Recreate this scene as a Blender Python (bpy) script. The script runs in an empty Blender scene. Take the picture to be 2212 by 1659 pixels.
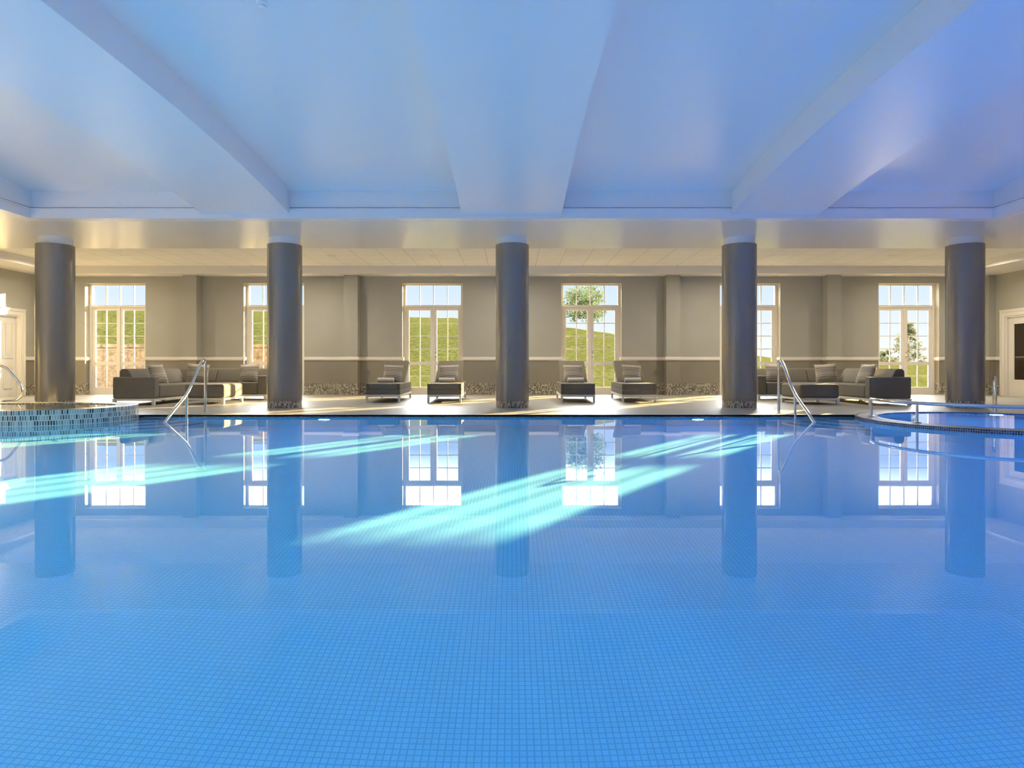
import bpy, bmesh, math, random
from mathutils import Vector, Matrix
from mathutils.geometry import tessellate_polygon
random.seed(7)
S = bpy.context.scene
COL = S.collection
PI = math.pi
ZF = 0.035            # deck level (pool water is z = 0)
DEPTH = 1.22          # pool depth
YW = 17.15            # back wall, room side
XL, XR = -12.4, 12.6  # side walls

# ------------------------------------------------------------------ materials
def mat(name):
    m = bpy.data.materials.new(name); m.use_nodes = True
    nt = m.node_tree
    return m, nt, nt.nodes['Principled BSDF']
def N(nt, typ, **kw):
    n = nt.nodes.new(typ)
    for k, v in kw.items():
        if k in n.inputs.keys() if isinstance(k, str) else False: n.inputs[k].default_value = v
        else: setattr(n, k, v)
    return n
def L(nt, a, b): nt.links.new(a, b)
def rgb(c): return (c[0], c[1], c[2], 1.0)

def simple(name, col, rough=.5, metal=0.0, spec=.5, noise=0.0, nscale=8.0, bump=0.0, bscale=60.0):
    m, nt, p = mat(name)
    p.inputs['Base Color'].default_value = rgb(col)
    p.inputs['Roughness'].default_value = rough
    p.inputs['Metallic'].default_value = metal
    p.inputs['Specular IOR Level'].default_value = spec
    if noise or bump:
        tc = N(nt, 'ShaderNodeTexCoord')
    if noise:
        nz = N(nt, 'ShaderNodeTexNoise'); nz.inputs['Scale'].default_value = nscale; nz.inputs['Detail'].default_value = 4
        L(nt, tc.outputs['Object'], nz.inputs['Vector'])
        cr = N(nt, 'ShaderNodeValToRGB')
        cr.color_ramp.elements[0].position = .3; cr.color_ramp.elements[1].position = .7
        cr.color_ramp.elements[0].color = rgb([c*(1-noise) for c in col]); cr.color_ramp.elements[1].color = rgb([min(1, c*(1+noise)) for c in col])
        L(nt, nz.outputs['Fac'], cr.inputs['Fac']); L(nt, cr.outputs['Color'], p.inputs['Base Color'])
    if bump:
        nb = N(nt, 'ShaderNodeTexNoise'); nb.inputs['Scale'].default_value = bscale; nb.inputs['Detail'].default_value = 3
        L(nt, tc.outputs['Object'], nb.inputs['Vector'])
        b = N(nt, 'ShaderNodeBump'); b.inputs['Strength'].default_value = bump; b.inputs['Distance'].default_value = .01
        L(nt, nb.outputs['Fac'], b.inputs['Height']); L(nt, b.outputs['Normal'], p.inputs['Normal'])
    return m

def tiles(name, w, h, mortar, stops, mortar_col, offset=.5, rough=.25, bump=.0, src='UV', mortar_smooth=.1):
    """tile pattern in metres; stops = colours picked at random per tile"""
    m, nt, p = mat(name)
    tc = N(nt, 'ShaderNodeTexCoord')
    br = N(nt, 'ShaderNodeTexBrick'); br.offset = offset; br.offset_frequency = 2; br.squash = 1.0
    br.inputs['Color1'].default_value = (0, 0, 0, 1); br.inputs['Color2'].default_value = (1, 1, 1, 1)
    br.inputs['Scale'].default_value = 1; br.inputs['Mortar Size'].default_value = mortar
    br.inputs['Mortar Smooth'].default_value = mortar_smooth
    br.inputs['Brick Width'].default_value = w; br.inputs['Row Height'].default_value = h
    L(nt, tc.outputs[src], br.inputs['Vector'])
    cr = N(nt, 'ShaderNodeValToRGB'); cr.color_ramp.interpolation = 'CONSTANT' if len(stops) > 2 else 'LINEAR'
    el = cr.color_ramp.elements
    while len(el) < len(stops): el.new(.5)
    for i, c in enumerate(stops):
        el[i].position = i/len(stops) if len(stops) > 2 else float(i)
        el[i].color = rgb(c)
    L(nt, br.outputs['Color'], cr.inputs['Fac'])
    mx = N(nt, 'ShaderNodeMix', data_type='RGBA')
    L(nt, br.outputs['Fac'], mx.inputs['Factor']); L(nt, cr.outputs['Color'], mx.inputs['A'])
    mx.inputs['B'].default_value = rgb(mortar_col)
    L(nt, mx.outputs['Result'], p.inputs['Base Color'])
    p.inputs['Roughness'].default_value = rough
    if bump:
        b = N(nt, 'ShaderNodeBump', invert=True); b.inputs['Strength'].default_value = bump; b.inputs['Distance'].default_value = .003
        L(nt, br.outputs['Fac'], b.inputs['Height']); L(nt, b.outputs['Normal'], p.inputs['Normal'])
    return m, nt, p, mx

MOS = [(.03, .027, .022), (.16, .125, .085), (.42, .37, .28), (.07, .06, .05), (.55, .52, .44), (.27, .23, .17)]
M = {}
M['mosaic'] = tiles('mosaic_taupe', .024, .043, .0035, MOS, (.40, .37, .30), rough=.25)[0]
M['mosaic_pale'] = tiles('mosaic_pale', .03, .07, .005, [(.36, .36, .29), (.06, .06, .05), (.45, .45, .36), (.22, .21, .17), (.5, .5, .41), (.11, .11, .09)], (.72, .71, .6), rough=.2)[0]
M['nosing'] = tiles('mosaic_dark', .025, .025, .003, [(.02, .022, .03), (.05, .055, .07), (.03, .03, .038), (.09, .09, .1)], (.32, .33, .35), offset=0, rough=.25)[0]
M['pooltile'] = tiles('pool_tile', .0273, .0273, .0026, [(.56, .82, .88), (.62, .87, .92)], (.36, .62, .72), offset=0, rough=.4)[0]
M['ceiltile'] = tiles('ceiling_tile', .6, .6, .004, [(.86, .82, .74), (.88, .84, .76)], (.42, .39, .33), offset=0, rough=.8, mortar_smooth=0)[0]

def deckmat():
    m, nt, p, mx = tiles('deck_tile', 1.2, .6, .003, [(.36, .345, .298), (.39, .372, .322)], (.26, .245, .21), rough=.42)
    tc = N(nt, 'ShaderNodeTexCoord'); mp = N(nt, 'ShaderNodeMapping'); mp.inputs['Scale'].default_value = (.7, 6, 1)
    nz = N(nt, 'ShaderNodeTexNoise'); nz.inputs['Scale'].default_value = 1.6; nz.inputs['Detail'].default_value = 6
    L(nt, tc.outputs['UV'], mp.inputs['Vector']); L(nt, mp.outputs['Vector'], nz.inputs['Vector'])
    cr = N(nt, 'ShaderNodeValToRGB'); cr.color_ramp.elements[0].position = .3; cr.color_ramp.elements[1].position = .7
    cr.color_ramp.elements[0].color = (.84, .84, .84, 1); cr.color_ramp.elements[1].color = (1, 1, 1, 1)
    L(nt, nz.outputs['Fac'], cr.inputs['Fac'])
    mu = N(nt, 'ShaderNodeMix', data_type='RGBA', blend_type='MULTIPLY'); mu.inputs['Factor'].default_value = 1
    L(nt, mx.outputs['Result'], mu.inputs['A']); L(nt, cr.outputs['Color'], mu.inputs['B'])
    L(nt, mu.outputs['Result'], p.inputs['Base Color'])
    return m
M['deck'] = deckmat()
M['wall'] = simple('wall_beige_paint', (.40, .39, .33), .55, noise=.03, nscale=1.5)
M['wall_low'] = simple('wall_taupe_paint', (.255, .23, .18), .5, noise=.03, nscale=1.5)
M['white'] = simple('white_trim', (.78, .74, .66), .35)
M['vault'] = simple('satin_white_ceiling', (.93, .88, .86), .30, spec=.9, bump=.03, bscale=25)
M['soffit'] = simple('satin_soffit', (.88, .83, .73), .25, spec=1.0)
M['bulkhead'] = simple('bulkhead_paint', (.80, .77, .70), .5)
M['column'] = simple('column_satin_grey', (.235, .222, .193), .25, metal=.3, spec=.9)
M['collar'] = simple('collar_white', (.82, .83, .84), .4)
M['chrome'] = simple('polished_steel', (.72, .72, .72), .13, metal=1)
M['brass'] = simple('brushed_metal', (.62, .58, .5), .3, metal=1)
M['fabric'] = simple('taupe_fabric', (.175, .157, .118), .85, noise=.12, nscale=40, bump=.15, bscale=250)
M['piping'] = simple('dark_piping', (.06, .055, .045), .8)
M['alu'] = simple('painted_frame', (.78, .75, .68), .6)
M['towel'] = simple('white_towel', (.78, .75, .68), .95, bump=.4, bscale=180)
M['door_white'] = simple('door_white', (.74, .71, .64), .4)
M['brownglass'] = simple('brown_tinted_glass', (.035, .024, .014), .08, spec=.6)
M['dark'] = simple('dark_slot', (.1, .09, .075), .6)
M['stone'] = simple('rubble_stone', (.14, .095, .05), .9, noise=.55, nscale=9)
M['bark'] = simple('bark', (.12, .09, .06), .9)
M['pale_ring'] = simple('pale_plastic', (.8, .8, .78), .4)

def grassmat():
    m, nt, p = mat('grass')
    tc = N(nt, 'ShaderNodeTexCoord'); mp = N(nt, 'ShaderNodeMapping'); mp.inputs['Scale'].default_value = (2.5, 2.5, 2.5)
    nz = N(nt, 'ShaderNodeTexNoise'); nz.inputs['Scale'].default_value = 2.2; nz.inputs['Detail'].default_value = 8; nz.inputs['Roughness'].default_value = .8
    L(nt, tc.outputs['Object'], mp.inputs['Vector']); L(nt, mp.outputs['Vector'], nz.inputs['Vector'])
    cr = N(nt, 'ShaderNodeValToRGB'); cr.color_ramp.elements[0].position = .35; cr.color_ramp.elements[1].position = .65
    cr.color_ramp.elements[0].color = (.010, .0115, .0025, 1); cr.color_ramp.elements[1].color = (.06, .060, .018, 1)
    L(nt, nz.outputs['Fac'], cr.inputs['Fac']); L(nt, cr.outputs['Color'], p.inputs['Base Color'])
    p.inputs['Roughness'].default_value = 1; p.inputs['Specular IOR Level'].default_value = 0
    return m
M['grass'] = grassmat()
def leafmat(name, a, b):
    m, nt, p = mat(name)
    oi = N(nt, 'ShaderNodeNewGeometry')
    cr = N(nt, 'ShaderNodeValToRGB'); cr.color_ramp.elements[0].color = rgb(a); cr.color_ramp.elements[1].color = rgb(b)
    L(nt, oi.outputs['Random Per Island'], cr.inputs['Fac']); L(nt, cr.outputs['Color'], p.inputs['Base Color'])
    p.inputs['Roughness'].default_value = .7
    tr = N(nt, 'ShaderNodeBsdfTranslucent'); L(nt, cr.outputs['Color'], tr.inputs['Color'])
    ms = N(nt, 'ShaderNodeMixShader'); ms.inputs['Fac'].default_value = .5
    L(nt, p.outputs[0], ms.inputs[1]); L(nt, tr.outputs[0], ms.inputs[2])
    L(nt, ms.outputs[0], nt.nodes['Material Output'].inputs['Surface'])
    return m
M['leaf'] = leafmat('leaf_green', (.035, .055, .01), (.09, .115, .03))
M['leaf_dark'] = leafmat('leaf_olive', (.05, .058, .022), (.11, .115, .05))

def stripes():
    m, nt, p = mat('striped_cushion')
    tc = N(nt, 'ShaderNodeTexCoord'); sp = N(nt, 'ShaderNodeSeparateXYZ'); L(nt, tc.outputs['UV'], sp.inputs[0])
    nz = N(nt, 'ShaderNodeTexNoise', noise_dimensions='1D'); nz.inputs['Scale'].default_value = 22; nz.inputs['Detail'].default_value = 1
    L(nt, sp.outputs['Y'], nz.inputs['W'])
    cr = N(nt, 'ShaderNodeValToRGB'); e = cr.color_ramp.elements
    e[0].position = .40; e[0].color = (.12, .10, .075, 1); e[1].position = .47; e[1].color = (.46, .41, .33, 1)
    n = e.new(.62); n.color = (.50, .46, .38, 1)
    L(nt, nz.outputs['Fac'], cr.inputs['Fac']); L(nt, cr.outputs['Color'], p.inputs['Base Color'])
    p.inputs['Roughness'].default_value = .9
    return m
M['stripe'] = stripes()

def glassmat():
    m, nt, p = mat('window_glass'); nt.nodes.remove(p)
    t = N(nt, 'ShaderNodeBsdfTransparent'); t.inputs['Color'].default_value = (.985, .99, .985, 1)
    g = N(nt, 'ShaderNodeBsdfGlossy'); g.inputs['Roughness'].default_value = .01
    f = N(nt, 'ShaderNodeFresnel'); f.inputs['IOR'].default_value = 1.25
    x = N(nt, 'ShaderNodeMixShader')
    L(nt, f.outputs[0], x.inputs['Fac']); L(nt, t.outputs[0], x.inputs[1]); L(nt, g.outputs[0], x.inputs[2])
    L(nt, x.outputs[0], nt.nodes['Material Output'].inputs['Surface'])
    return m
M['glass'] = glassmat()
def watermat(name, bump, tint):
    m, nt, p = mat(name)
    p.inputs['Base Color'].default_value = rgb(tint); p.inputs['Roughness'].default_value = 0
    p.inputs['IOR'].default_value = 1.333; p.inputs['Transmission Weight'].default_value = 1
    if bump:
        tc = N(nt, 'ShaderNodeTexCoord')
        nz = N(nt, 'ShaderNodeTexNoise'); nz.inputs['Scale'].default_value = 3.0; nz.inputs['Detail'].default_value = 2
        L(nt, tc.outputs['Object'], nz.inputs['Vector'])
        b = N(nt, 'ShaderNodeBump'); b.inputs['Strength'].default_value = bump; b.inputs['Distance'].default_value = .002
        L(nt, nz.outputs['Fac'], b.inputs['Height']); L(nt, b.outputs['Normal'], p.inputs['Normal'])
    return m
M['spawater'] = watermat('spa_water', .5, (.75, .95, .9))
M['water'] = watermat('pool_water', .03, (.34, .83, 1.0))
def emit(name, col, st):
    m, nt, p = mat(name); nt.nodes.remove(p)
    e = N(nt, 'ShaderNodeEmission'); e.inputs['Color'].default_value = rgb(col); e.inputs['Strength'].default_value = st
    L(nt, e.outputs[0], nt.nodes['Material Output'].inputs['Surface'])
    return m
M['lens'] = emit('pool_light_lens', (.12, .30, 1.0), 600)

# ------------------------------------------------------------------ geometry helpers
class B:
    def __init__(s):
        s.bm = bmesh.new(); s.uv = s.bm.loops.layers.uv.new('UVMap'); s.done = set()
    def face(s, vs, mi=0, uvs=None):
        f = s.bm.faces.new(vs); f.material_index = mi
        if uvs:
            for l, u in zip(f.loops, uvs): l[s.uv].uv = u
            f.tag = True
        return f
    def poly(s, pts, mi=0, uvs=None):
        return s.face([s.bm.verts.new(p) for p in pts], mi, uvs)
    def box(s, x0, x1, y0, y1, z0, z1, mi=0, mx=None):
        x0, x1 = min(x0, x1), max(x0, x1); y0, y1 = min(y0, y1), max(y0, y1)
        v = [Vector((x, y, z)) for z in (z0, z1) for y in (y0, y1) for x in (x0, x1)]
        if mx is not None: v = [mx @ p for p in v]
        v = [s.bm.verts.new(p) for p in v]
        for q in ((0, 2, 3, 1), (4, 5, 7, 6), (0, 1, 5, 4), (2, 6, 7, 3), (0, 4, 6, 2), (1, 3, 7, 5)):
            s.face([v[i] for i in q], mi)
        return s
    def prism(s, prof, fn, a, b, mi=0):
        """prof: 2-D outline; fn(p, q, t) -> xyz; extruded from t=a to t=b"""
        va = [s.bm.verts.new(fn(p[0], p[1], a)) for p in prof]; vb = [s.bm.verts.new(fn(p[0], p[1], b)) for p in prof]
        n = len(prof)
        s.face(va[::-1], mi); s.face(vb, mi)
        for i in range(n): s.face([va[i], va[(i+1) % n], vb[(i+1) % n], vb[i]], mi)
        return s
    def lathe(s, prof, cx=0, cy=0, n=48, mi=0, axis='z', capped=True):
        rings = []
        for r, z in prof:
            rings.append([s.bm.verts.new((cx+r*math.cos(2*PI*i/n), cy+r*math.sin(2*PI*i/n), z) if axis == 'z'
                          else (cx+r*math.cos(2*PI*i/n), z, cy+r*math.sin(2*PI*i/n))) for i in range(n)])
        for (ra, pa), (rb, pb) in zip(zip(rings, prof), zip(rings[1:], prof[1:])):
            for i in range(n):
                j = (i+1) % n; u0, u1 = 2*PI*pa[0]*i/n, 2*PI*pa[0]*(i+1)/n
                s.face([ra[i], ra[j], rb[j], rb[i]], mi, [(u0, pa[1]), (u1, pa[1]), (u1, pb[1]), (u0, pb[1])])
        if capped:
            s.face(rings[0][::-1], mi); s.face(rings[-1], mi)
        return s
    def tube(s, pts, r, n=12, mi=0):
        pts = [Vector(p) for p in pts]; rings = []
        up = None
        for i, p in enumerate(pts):
            t = (pts[min(i+1, len(pts)-1)] - pts[max(i-1, 0)]).normalized()
            if up is None:
                up = t.orthogonal().normalized()
            up = (up - t*up.dot(t)).normalized(); w = t.cross(up)
            rings.append([s.bm.verts.new(p + r*(math.cos(2*PI*k/n)*up + math.sin(2*PI*k/n)*w)) for k in range(n)])
        for a, b in zip(rings, rings[1:]):
            for k in range(n): s.face([a[k], a[(k+1) % n], b[(k+1) % n], b[k]], mi)
        s.face(rings[0][::-1], mi); s.face(rings[-1], mi)
        return s
    def strip(s, path, z0, z1, mi=0, closed=False):
        """vertical wall along a 2-D path, UV in metres"""
        d = 0.0; P = list(path) + ([path[0]] if closed else [])
        for a, b in zip(P, P[1:]):
            l = math.dist(a, b)
            s.poly([(a[0], a[1], z0), (b[0], b[1], z0), (b[0], b[1], z1), (a[0], a[1], z1)], mi,
                   [(d, z0), (d+l, z0), (d+l, z1), (d, z1)])
            d += l
        return s
    def flat(s, loops, z, mi=0, flip=False):
        """planar face set from an outer loop and holes"""
        V = [[Vector((x, y, 0)) for x, y in lp] for lp in loops]
        flatv = [v for lp in V for v in lp]
        bv = [s.bm.verts.new((v.x, v.y, z)) for v in flatv]
        for t in tessellate_polygon(V):
            a, b, c = (flatv[i] for i in t)
            if ((b-a).cross(c-a)).z < 0: t = t[::-1]
            if flip: t = t[::-1]
            try: f = s.face([bv[i] for i in t], mi)
            except ValueError: pass
        return s
    def obj(s, name, mats, parent=None, smooth=None, bevel=0, seg=3, recalc=False, merge=False, loc=None, sub=0):
        if merge: bmesh.ops.remove_doubles(s.bm, verts=s.bm.verts, dist=1e-5)
        if recalc: bmesh.ops.recalc_face_normals(s.bm, faces=s.bm.faces)
        s.bm.normal_update()
        for f in s.bm.faces:
            if f.tag: continue
            n = f.normal
            for l in f.loops:
                c = l.vert.co
                l[s.uv].uv = (c.x, c.y) if abs(n.z) > .7 else ((c.y, c.z) if abs(n.x) > abs(n.y) else (c.x, c.z))
        me = bpy.data.meshes.new(name); s.bm.to_mesh(me); s.bm.free()
        for m in (mats if isinstance(mats, (list, tuple)) else [mats]): me.materials.append(M[m])
        if smooth is not None or bevel:
            for p in me.polygons: p.use_smooth = True
            me.set_sharp_from_angle(angle=math.radians(smooth if smooth is not None else 35))
        o = bpy.data.objects.new(name, me); COL.objects.link(o)
        if loc is not None: o.location = loc
        if parent is not None: o.parent = parent
        if bevel:
            b = o.modifiers.new('bevel', 'BEVEL'); b.width = bevel; b.segments = seg; b.limit_method = 'ANGLE'; b.angle_limit = math.radians(40)
            b.harden_normals = True
        if sub:
            d = o.modifiers.new('sub', 'SUBSURF'); d.levels = sub; d.render_levels = sub
        return o
def tag(o, label=None, cat=None, group=None, kind=None):
    if label: o['label'] = label
    if cat: o['category'] = cat
    if group: o['group'] = group
    if kind: o['kind'] = kind
    return o
def empty(name, loc, rz=0, **k):
    e = bpy.data.objects.new(name, None); COL.objects.link(e); e.location = loc; e.rotation_euler = (0, 0, rz)
    e.empty_display_size = .1
    return tag(e, **k)
def copy_tree(o, parent=None):
    c = o.copy(); COL.objects.link(c)
    if parent is not None: c.parent = parent
    for ch in list(o.children): copy_tree(ch, c)
    return c
def arc(cx, cy, r, a0, a1, n):
    return [(cx+r*math.cos(a0+(a1-a0)*i/n), cy+r*math.sin(a0+(a1-a0)*i/n)) for i in range(n+1)]
def spline(pts, n=8):
    """Catmull-Rom through points"""
    P = [Vector(p) for p in pts]; P = [P[0]*2-P[1]] + P + [P[-1]*2-P[-2]]; out = []
    for i in range(1, len(P)-2):
        for k in range(n):
            t = k/n; a, b, c, d = P[i-1], P[i], P[i+1], P[i+2]
            out.append(.5*((2*b)+(c-a)*t+(2*a-5*b+4*c-d)*t*t+(3*b-a-3*c+d)*t**3))
    out.append(P[-2]); return out

# ------------------------------------------------------------------ pool, spas, deck
CR, RR = (6.85, 9.0), 1.85            # low round spa on the right
CL, RL = (-6.7, 9.55), 1.04           # raised spa on the left: rounded end
YF, YN, XP = 10.05, .3, 7.65          # pool far edge, near edge, half width
aR0 = math.atan2(-math.sqrt(RR**2-(XP-CR[0])**2), XP-CR[0])          # circle meets the right pool wall
aR1 = math.atan2(YF-CR[1], -math.sqrt(RR**2-(YF-CR[1])**2))          # circle meets the far pool wall
if aR1 > 0: aR1 -= 2*PI
arcR = arc(CR[0], CR[1], RR, aR0, aR1, 40)                           # clockwise, pool side
arcRo = arc(CR[0], CR[1], RR, aR0, aR1+2*PI, 40)                     # deck side
aL0 = math.atan2(YF-CL[1], math.sqrt(RL**2-(YF-CL[1])**2))
arcL = arc(CL[0], CL[1], RL, aL0, -PI/2, 24)                         # pool side of the left spa
arcLo = arc(CL[0], CL[1], RL, aL0, PI/2, 8)
XSE = -10.6                                                          # left end of the left spa
def stad(r): return [(x, y) for x, y in arc(0, 0, r, -PI/2, PI/2, 40)] + [(XSE-CL[0]+RL-r, r), (XSE-CL[0]+RL-r, -r)]
pool_outline = [(-XP, YN), (XP, YN)] + arcR + arcL + [(-XP, CL[1]-RL)]
hole = [(-XP, YN), (XP, YN)] + arcRo + arcL[:1] + arcLo[1:] + [(XSE, CL[1]+RL), (XSE, CL[1]-RL), (-XP, CL[1]-RL)]

b = B(); b.flat([[(XL-.3, -7), (XR+.3, -7), (XR+.3, YW+.5), (XL-.3, YW+.5)], hole], ZF)
tag(b.obj('floor', 'deck'), 'beige stone tiled deck around the pool', 'floor', kind='structure')

b = B(); b.flat([pool_outline], -DEPTH)
def wallrun(path):
    b.strip(path, -DEPTH, -.11, 0); b.strip(path, -.11, ZF, 1)
wallrun([(-XP, CL[1]-RL), (-XP, YN), (XP, YN), arcR[0]]); wallrun([arcR[-1], arcL[0]])
basin = tag(b.obj('pool_basin', ['pooltile', 'nosing']), 'swimming pool basin lined with small pale blue square tiles', 'pool', kind='structure')
b = B(); b.flat([[(XL+.1, YN), (XR-.1, YN), (XR-.1, YW), (XL+.1, YW)], arc(CR[0], CR[1], RR, 0, 2*PI, 64)[:-1], [(x+CL[0], y+CL[1]) for x, y in stad(RL)]], 0.0)
water = tag(b.obj('pool_water', 'water', smooth=60), 'still blue water surface of the swimming pool', 'water', kind='structure')
# dark nosing line along the far edge of the deck
b = B(); b.box(arcL[0][0], arcR[-1][0], YF-.0, YF+.03, ZF-.02, ZF+.004)
tag(b.obj('trim_4', 'nosing'), 'dark mosaic edging along the far pool edge', 'pool edge', kind='structure')

def steps(cx, cy, a0, a1, name, label):
    root = empty(name, (cx, cy, -DEPTH), label=label, cat='pool steps', kind='structure')
    radii = [.5, .72, .94, 1.16]; tops = [-.2, -.45, -.7, -.95]
    for i, (r, z) in enumerate(zip(radii, tops)):
        a = arc(0, 0, r, a0, a1, 14)
        bb = B(); bb.strip(a, 0, z+DEPTH-.05, 0); bb.strip(a, z+DEPTH-.05, z+DEPTH, 1)
        bb.flat([[(0, 0)] + (a if a1 > a0 else a[::-1])], z+DEPTH, 0)
        ai = arc(0, 0, r-.05, a0, a1, 14)
        bb.flat([a + ai[::-1]], z+DEPTH+.002, 1)
        o = bb.obj('step', ['pooltile', 'nosing'], root)
        o.cycles.is_caustics_receiver = True
steps(arcL[0][0]-.15, YF, -PI/2-.5, 0, 'pool_steps', 'curved underwater steps beside the raised round spa')
steps(arcR[-1][0]+.1, YF, -PI, -PI/2+.5, 'pool_steps', 'curved underwater steps beside the low round spa')

# right spa
sp = empty('spa_pool', (CR[0], CR[1], 0), label='low round spa pool set level with the deck, blue lit water', cat='spa pool', kind='thing')
ri = RR-.30
def loc(path, c): return [(x-c[0], y-c[1]) for x, y in path]
circ_o = arc(0, 0, RR, 0, 2*PI, 96)[:-1]; circ_i = arc(0, 0, ri, 0, 2*PI, 96)[:-1]; circ_m = arc(0, 0, RR-.035, 0, 2*PI, 96)[:-1]; circ_n = arc(0, 0, ri+.035, 0, 2*PI, 96)[:-1]
b = B(); b.flat([circ_m, circ_n], .05, 0); b.flat([circ_o, circ_m], .05, 1); b.flat([circ_n, circ_i], .05, 1)
b.strip(circ_o, -.02, .05, 1, True); b.strip(circ_i[::-1], -.06, .05, 1, True)
b.obj('rim', ['deck', 'nosing'], sp)
b = B(); pa = loc(arcR, CR); b.strip(pa, -DEPTH, -.02, 0); b.obj('outer_wall', 'pooltile', sp).cycles.is_caustics_receiver = True
b = B(); b.strip(circ_i[::-1], -.8, -.06, 0, True); b.flat([circ_i], -.8, 0)
b.obj('tub', 'pooltile', sp).cycles.is_caustics_receiver = True
b = B(); b.flat([circ_i], .034); spw = b.obj('spa_water', 'water', sp, smooth=60)

# left spa (raised)
sl = empty('spa_tub', (CL[0], CL[1], 0), label='raised spa tub with pale mosaic wall beside the grey column', cat='spa tub', kind='thing')
ZS = .205
b = B(); b.flat([stad(RL), stad(RL-.16)], ZS, 0); b.flat([stad(RL-.16), stad(RL-.3)], ZS, 0)
b.strip(stad(RL-.3)[::-1], ZS-.1, ZS, 0, True)
b.obj('rim', 'mosaic_pale', sl)
b = B(); so = stad(RL); b.strip(so, -DEPTH, ZS, 0, True); b.obj('outer_wall', 'mosaic_pale', sl).cycles.is_caustics_receiver = True
b = B(); b.strip(stad(RL-.3)[::-1], -.6, ZS-.1, 0, True); b.flat([stad(RL-.3)], -.6); b.obj('tub', 'mosaic_pale', sl)
b = B(); b.flat([stad(RL-.3)], ZS-.012); slw = b.obj('spa_water', 'spawater', sl, smooth=60)

# ------------------------------------------------------------------ walls
WC = [-10.5, -6.3, -2.1, 2.1, 6.3, 10.5]
WH, WT = .8, 2.98          # half width and head of the window openings
ZT = 3.164                 # wall head
ZM, ZD = .328, .985        # mosaic top, paint change (dado)
def bands(fn, z0=ZF, z1=ZT):
    for a, c, mi in ((z0, ZM, 2), (ZM, ZD, 1), (ZD, z1, 0)):
        if c > a: fn(a, c, mi)
b = B()
xs = [XL-.3] + [e for c in WC for e in (c-WH, c+WH)] + [XR+.3]
for i in range(0, len(xs), 2):
    bands(lambda a, c, mi, i=i: b.box(xs[i], xs[i+1], YW, YW+.35, a, c, mi))
for c in WC: b.box(c-WH, c+WH, YW, YW+.35, WT, ZT+.3)
for i in range(0, len(xs), 2): b.box(xs[i], xs[i+1], YW, YW+.35, ZT, ZT+.3)
PIL = [(-8.4, .18), (-4.2, .18), (0, .18), (4.2, .18), (8.4, .18)]
pil = [(c-h, c+h) for c, h in PIL] + [(XL, XL+.17), (XR-.18, XR)]
for x0, x1 in pil:
    bands(lambda a, c, mi: b.box(x0, x1, YW-.27, YW+.01, a, c, mi))
tag(b.obj('wall_back', ['wall', 'wall_low', 'mosaic']), 'beige wall with taupe dado and mosaic skirting behind the loungers', 'wall', kind='structure')
# side walls with door openings
DL = (15.35, 16.33); DR = (15.55, 16.55); DH = 2.03
def sidewall(x, sgn, d, name, label):
    b = B(); x0, x1 = (x-.3, x) if sgn < 0 else (x, x+.3)
    for y0, y1 in ((-7, d[0]), (d[1], YW)):
        bands(lambda a, c, mi: b.box(x0, x1, y0, y1, a, c, mi))
    b.box(x0, x1, d[0], d[1], DH+ZF, ZT); b.box(x0, x1, -7, YW+.35, ZT, ZT+.3)
    tag(b.obj(name, ['wall', 'wall_low', 'mosaic']), label, 'wall', kind='structure')
sidewall(XL, -1, DL, 'wall_left', 'left beige side wall with a white panelled door')
sidewall(XR, 1, DR, 'wall_right', 'right beige side wall with a glazed white door')

b = B(); b.box(XL-.3, XR+.3, -7.3, -7, ZF, ZT, 1); b.box(XL-.3, XR+.3, -7.3, -7, ZT, 3.5, 1)
tag(b.obj('wall_front', ['wall', 'wall_low', 'mosaic']), 'taupe wall behind the near end of the pool', 'wall', kind='structure')
# dado rail
def rail_prof(off=0): return [(0, .940), (.022, .940), (.022, .955), (.034, .962), (.034, 1.018), (.026, 1.03), (0, 1.03)]
def dado(b, p, q, nrm):
    p, q, n = Vector(p), Vector(q), Vector(nrm)
    b.prism(rail_prof(), lambda d, z, t: (p.x+(q.x-p.x)*t+n.x*d, p.y+(q.y-p.y)*t+n.y*d, z), 0, 1)
b = B()
for i in range(0, len(xs), 2):
    x0, x1 = max(xs[i], XL), min(xs[i+1], XR)
    cuts = sorted([(a, c) for a, c in pil if a >= x0-.01 and c <= x1+.01]); cur = x0
    for a, c in cuts:
        if a > cur+.01: dado(b, (cur, YW), (a, YW), (0, -1))
        dado(b, (a-.034 if a > XL+.1 else a, YW-.27), (c+.034 if c < XR-.1 else c, YW-.27), (0, -1))
        if a > XL+.1: dado(b, (a, YW-.27), (a, YW), (-1, 0))
        if c < XR-.1: dado(b, (c, YW-.27), (c, YW), (1, 0))
        cur = c
    if x1 > cur+.01: dado(b, (cur, YW), (x1, YW), (0, -1))
for c in WC:
    dado(b, (c-WH, YW-.034), (c-WH, YW+.17), (1, 0)); dado(b, (c+WH, YW-.034), (c+WH, YW+.17), (-1, 0))
tag(b.obj('trim_1', 'white', recalc=True), 'white dado rail running along the back wall', 'dado rail', kind='structure')
b = B(); dado(b, (XL, -7), (XL, DL[0]-.15), (1, 0)); dado(b, (XL, DL[1]+.15), (XL, YW-.27), (1, 0))
tag(b.obj('trim_2', 'white', recalc=True), 'white dado rail on the left side wall', 'dado rail', kind='structure')
b = B(); dado(b, (XR, -7), (XR, DR[0]-.15), (-1, 0)); dado(b, (XR, DR[1]+.15), (XR, YW-.27), (-1, 0))
tag(b.obj('trim_3', 'white', recalc=True), 'white dado rail on the right side wall', 'dado rail', kind='structure')

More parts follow.
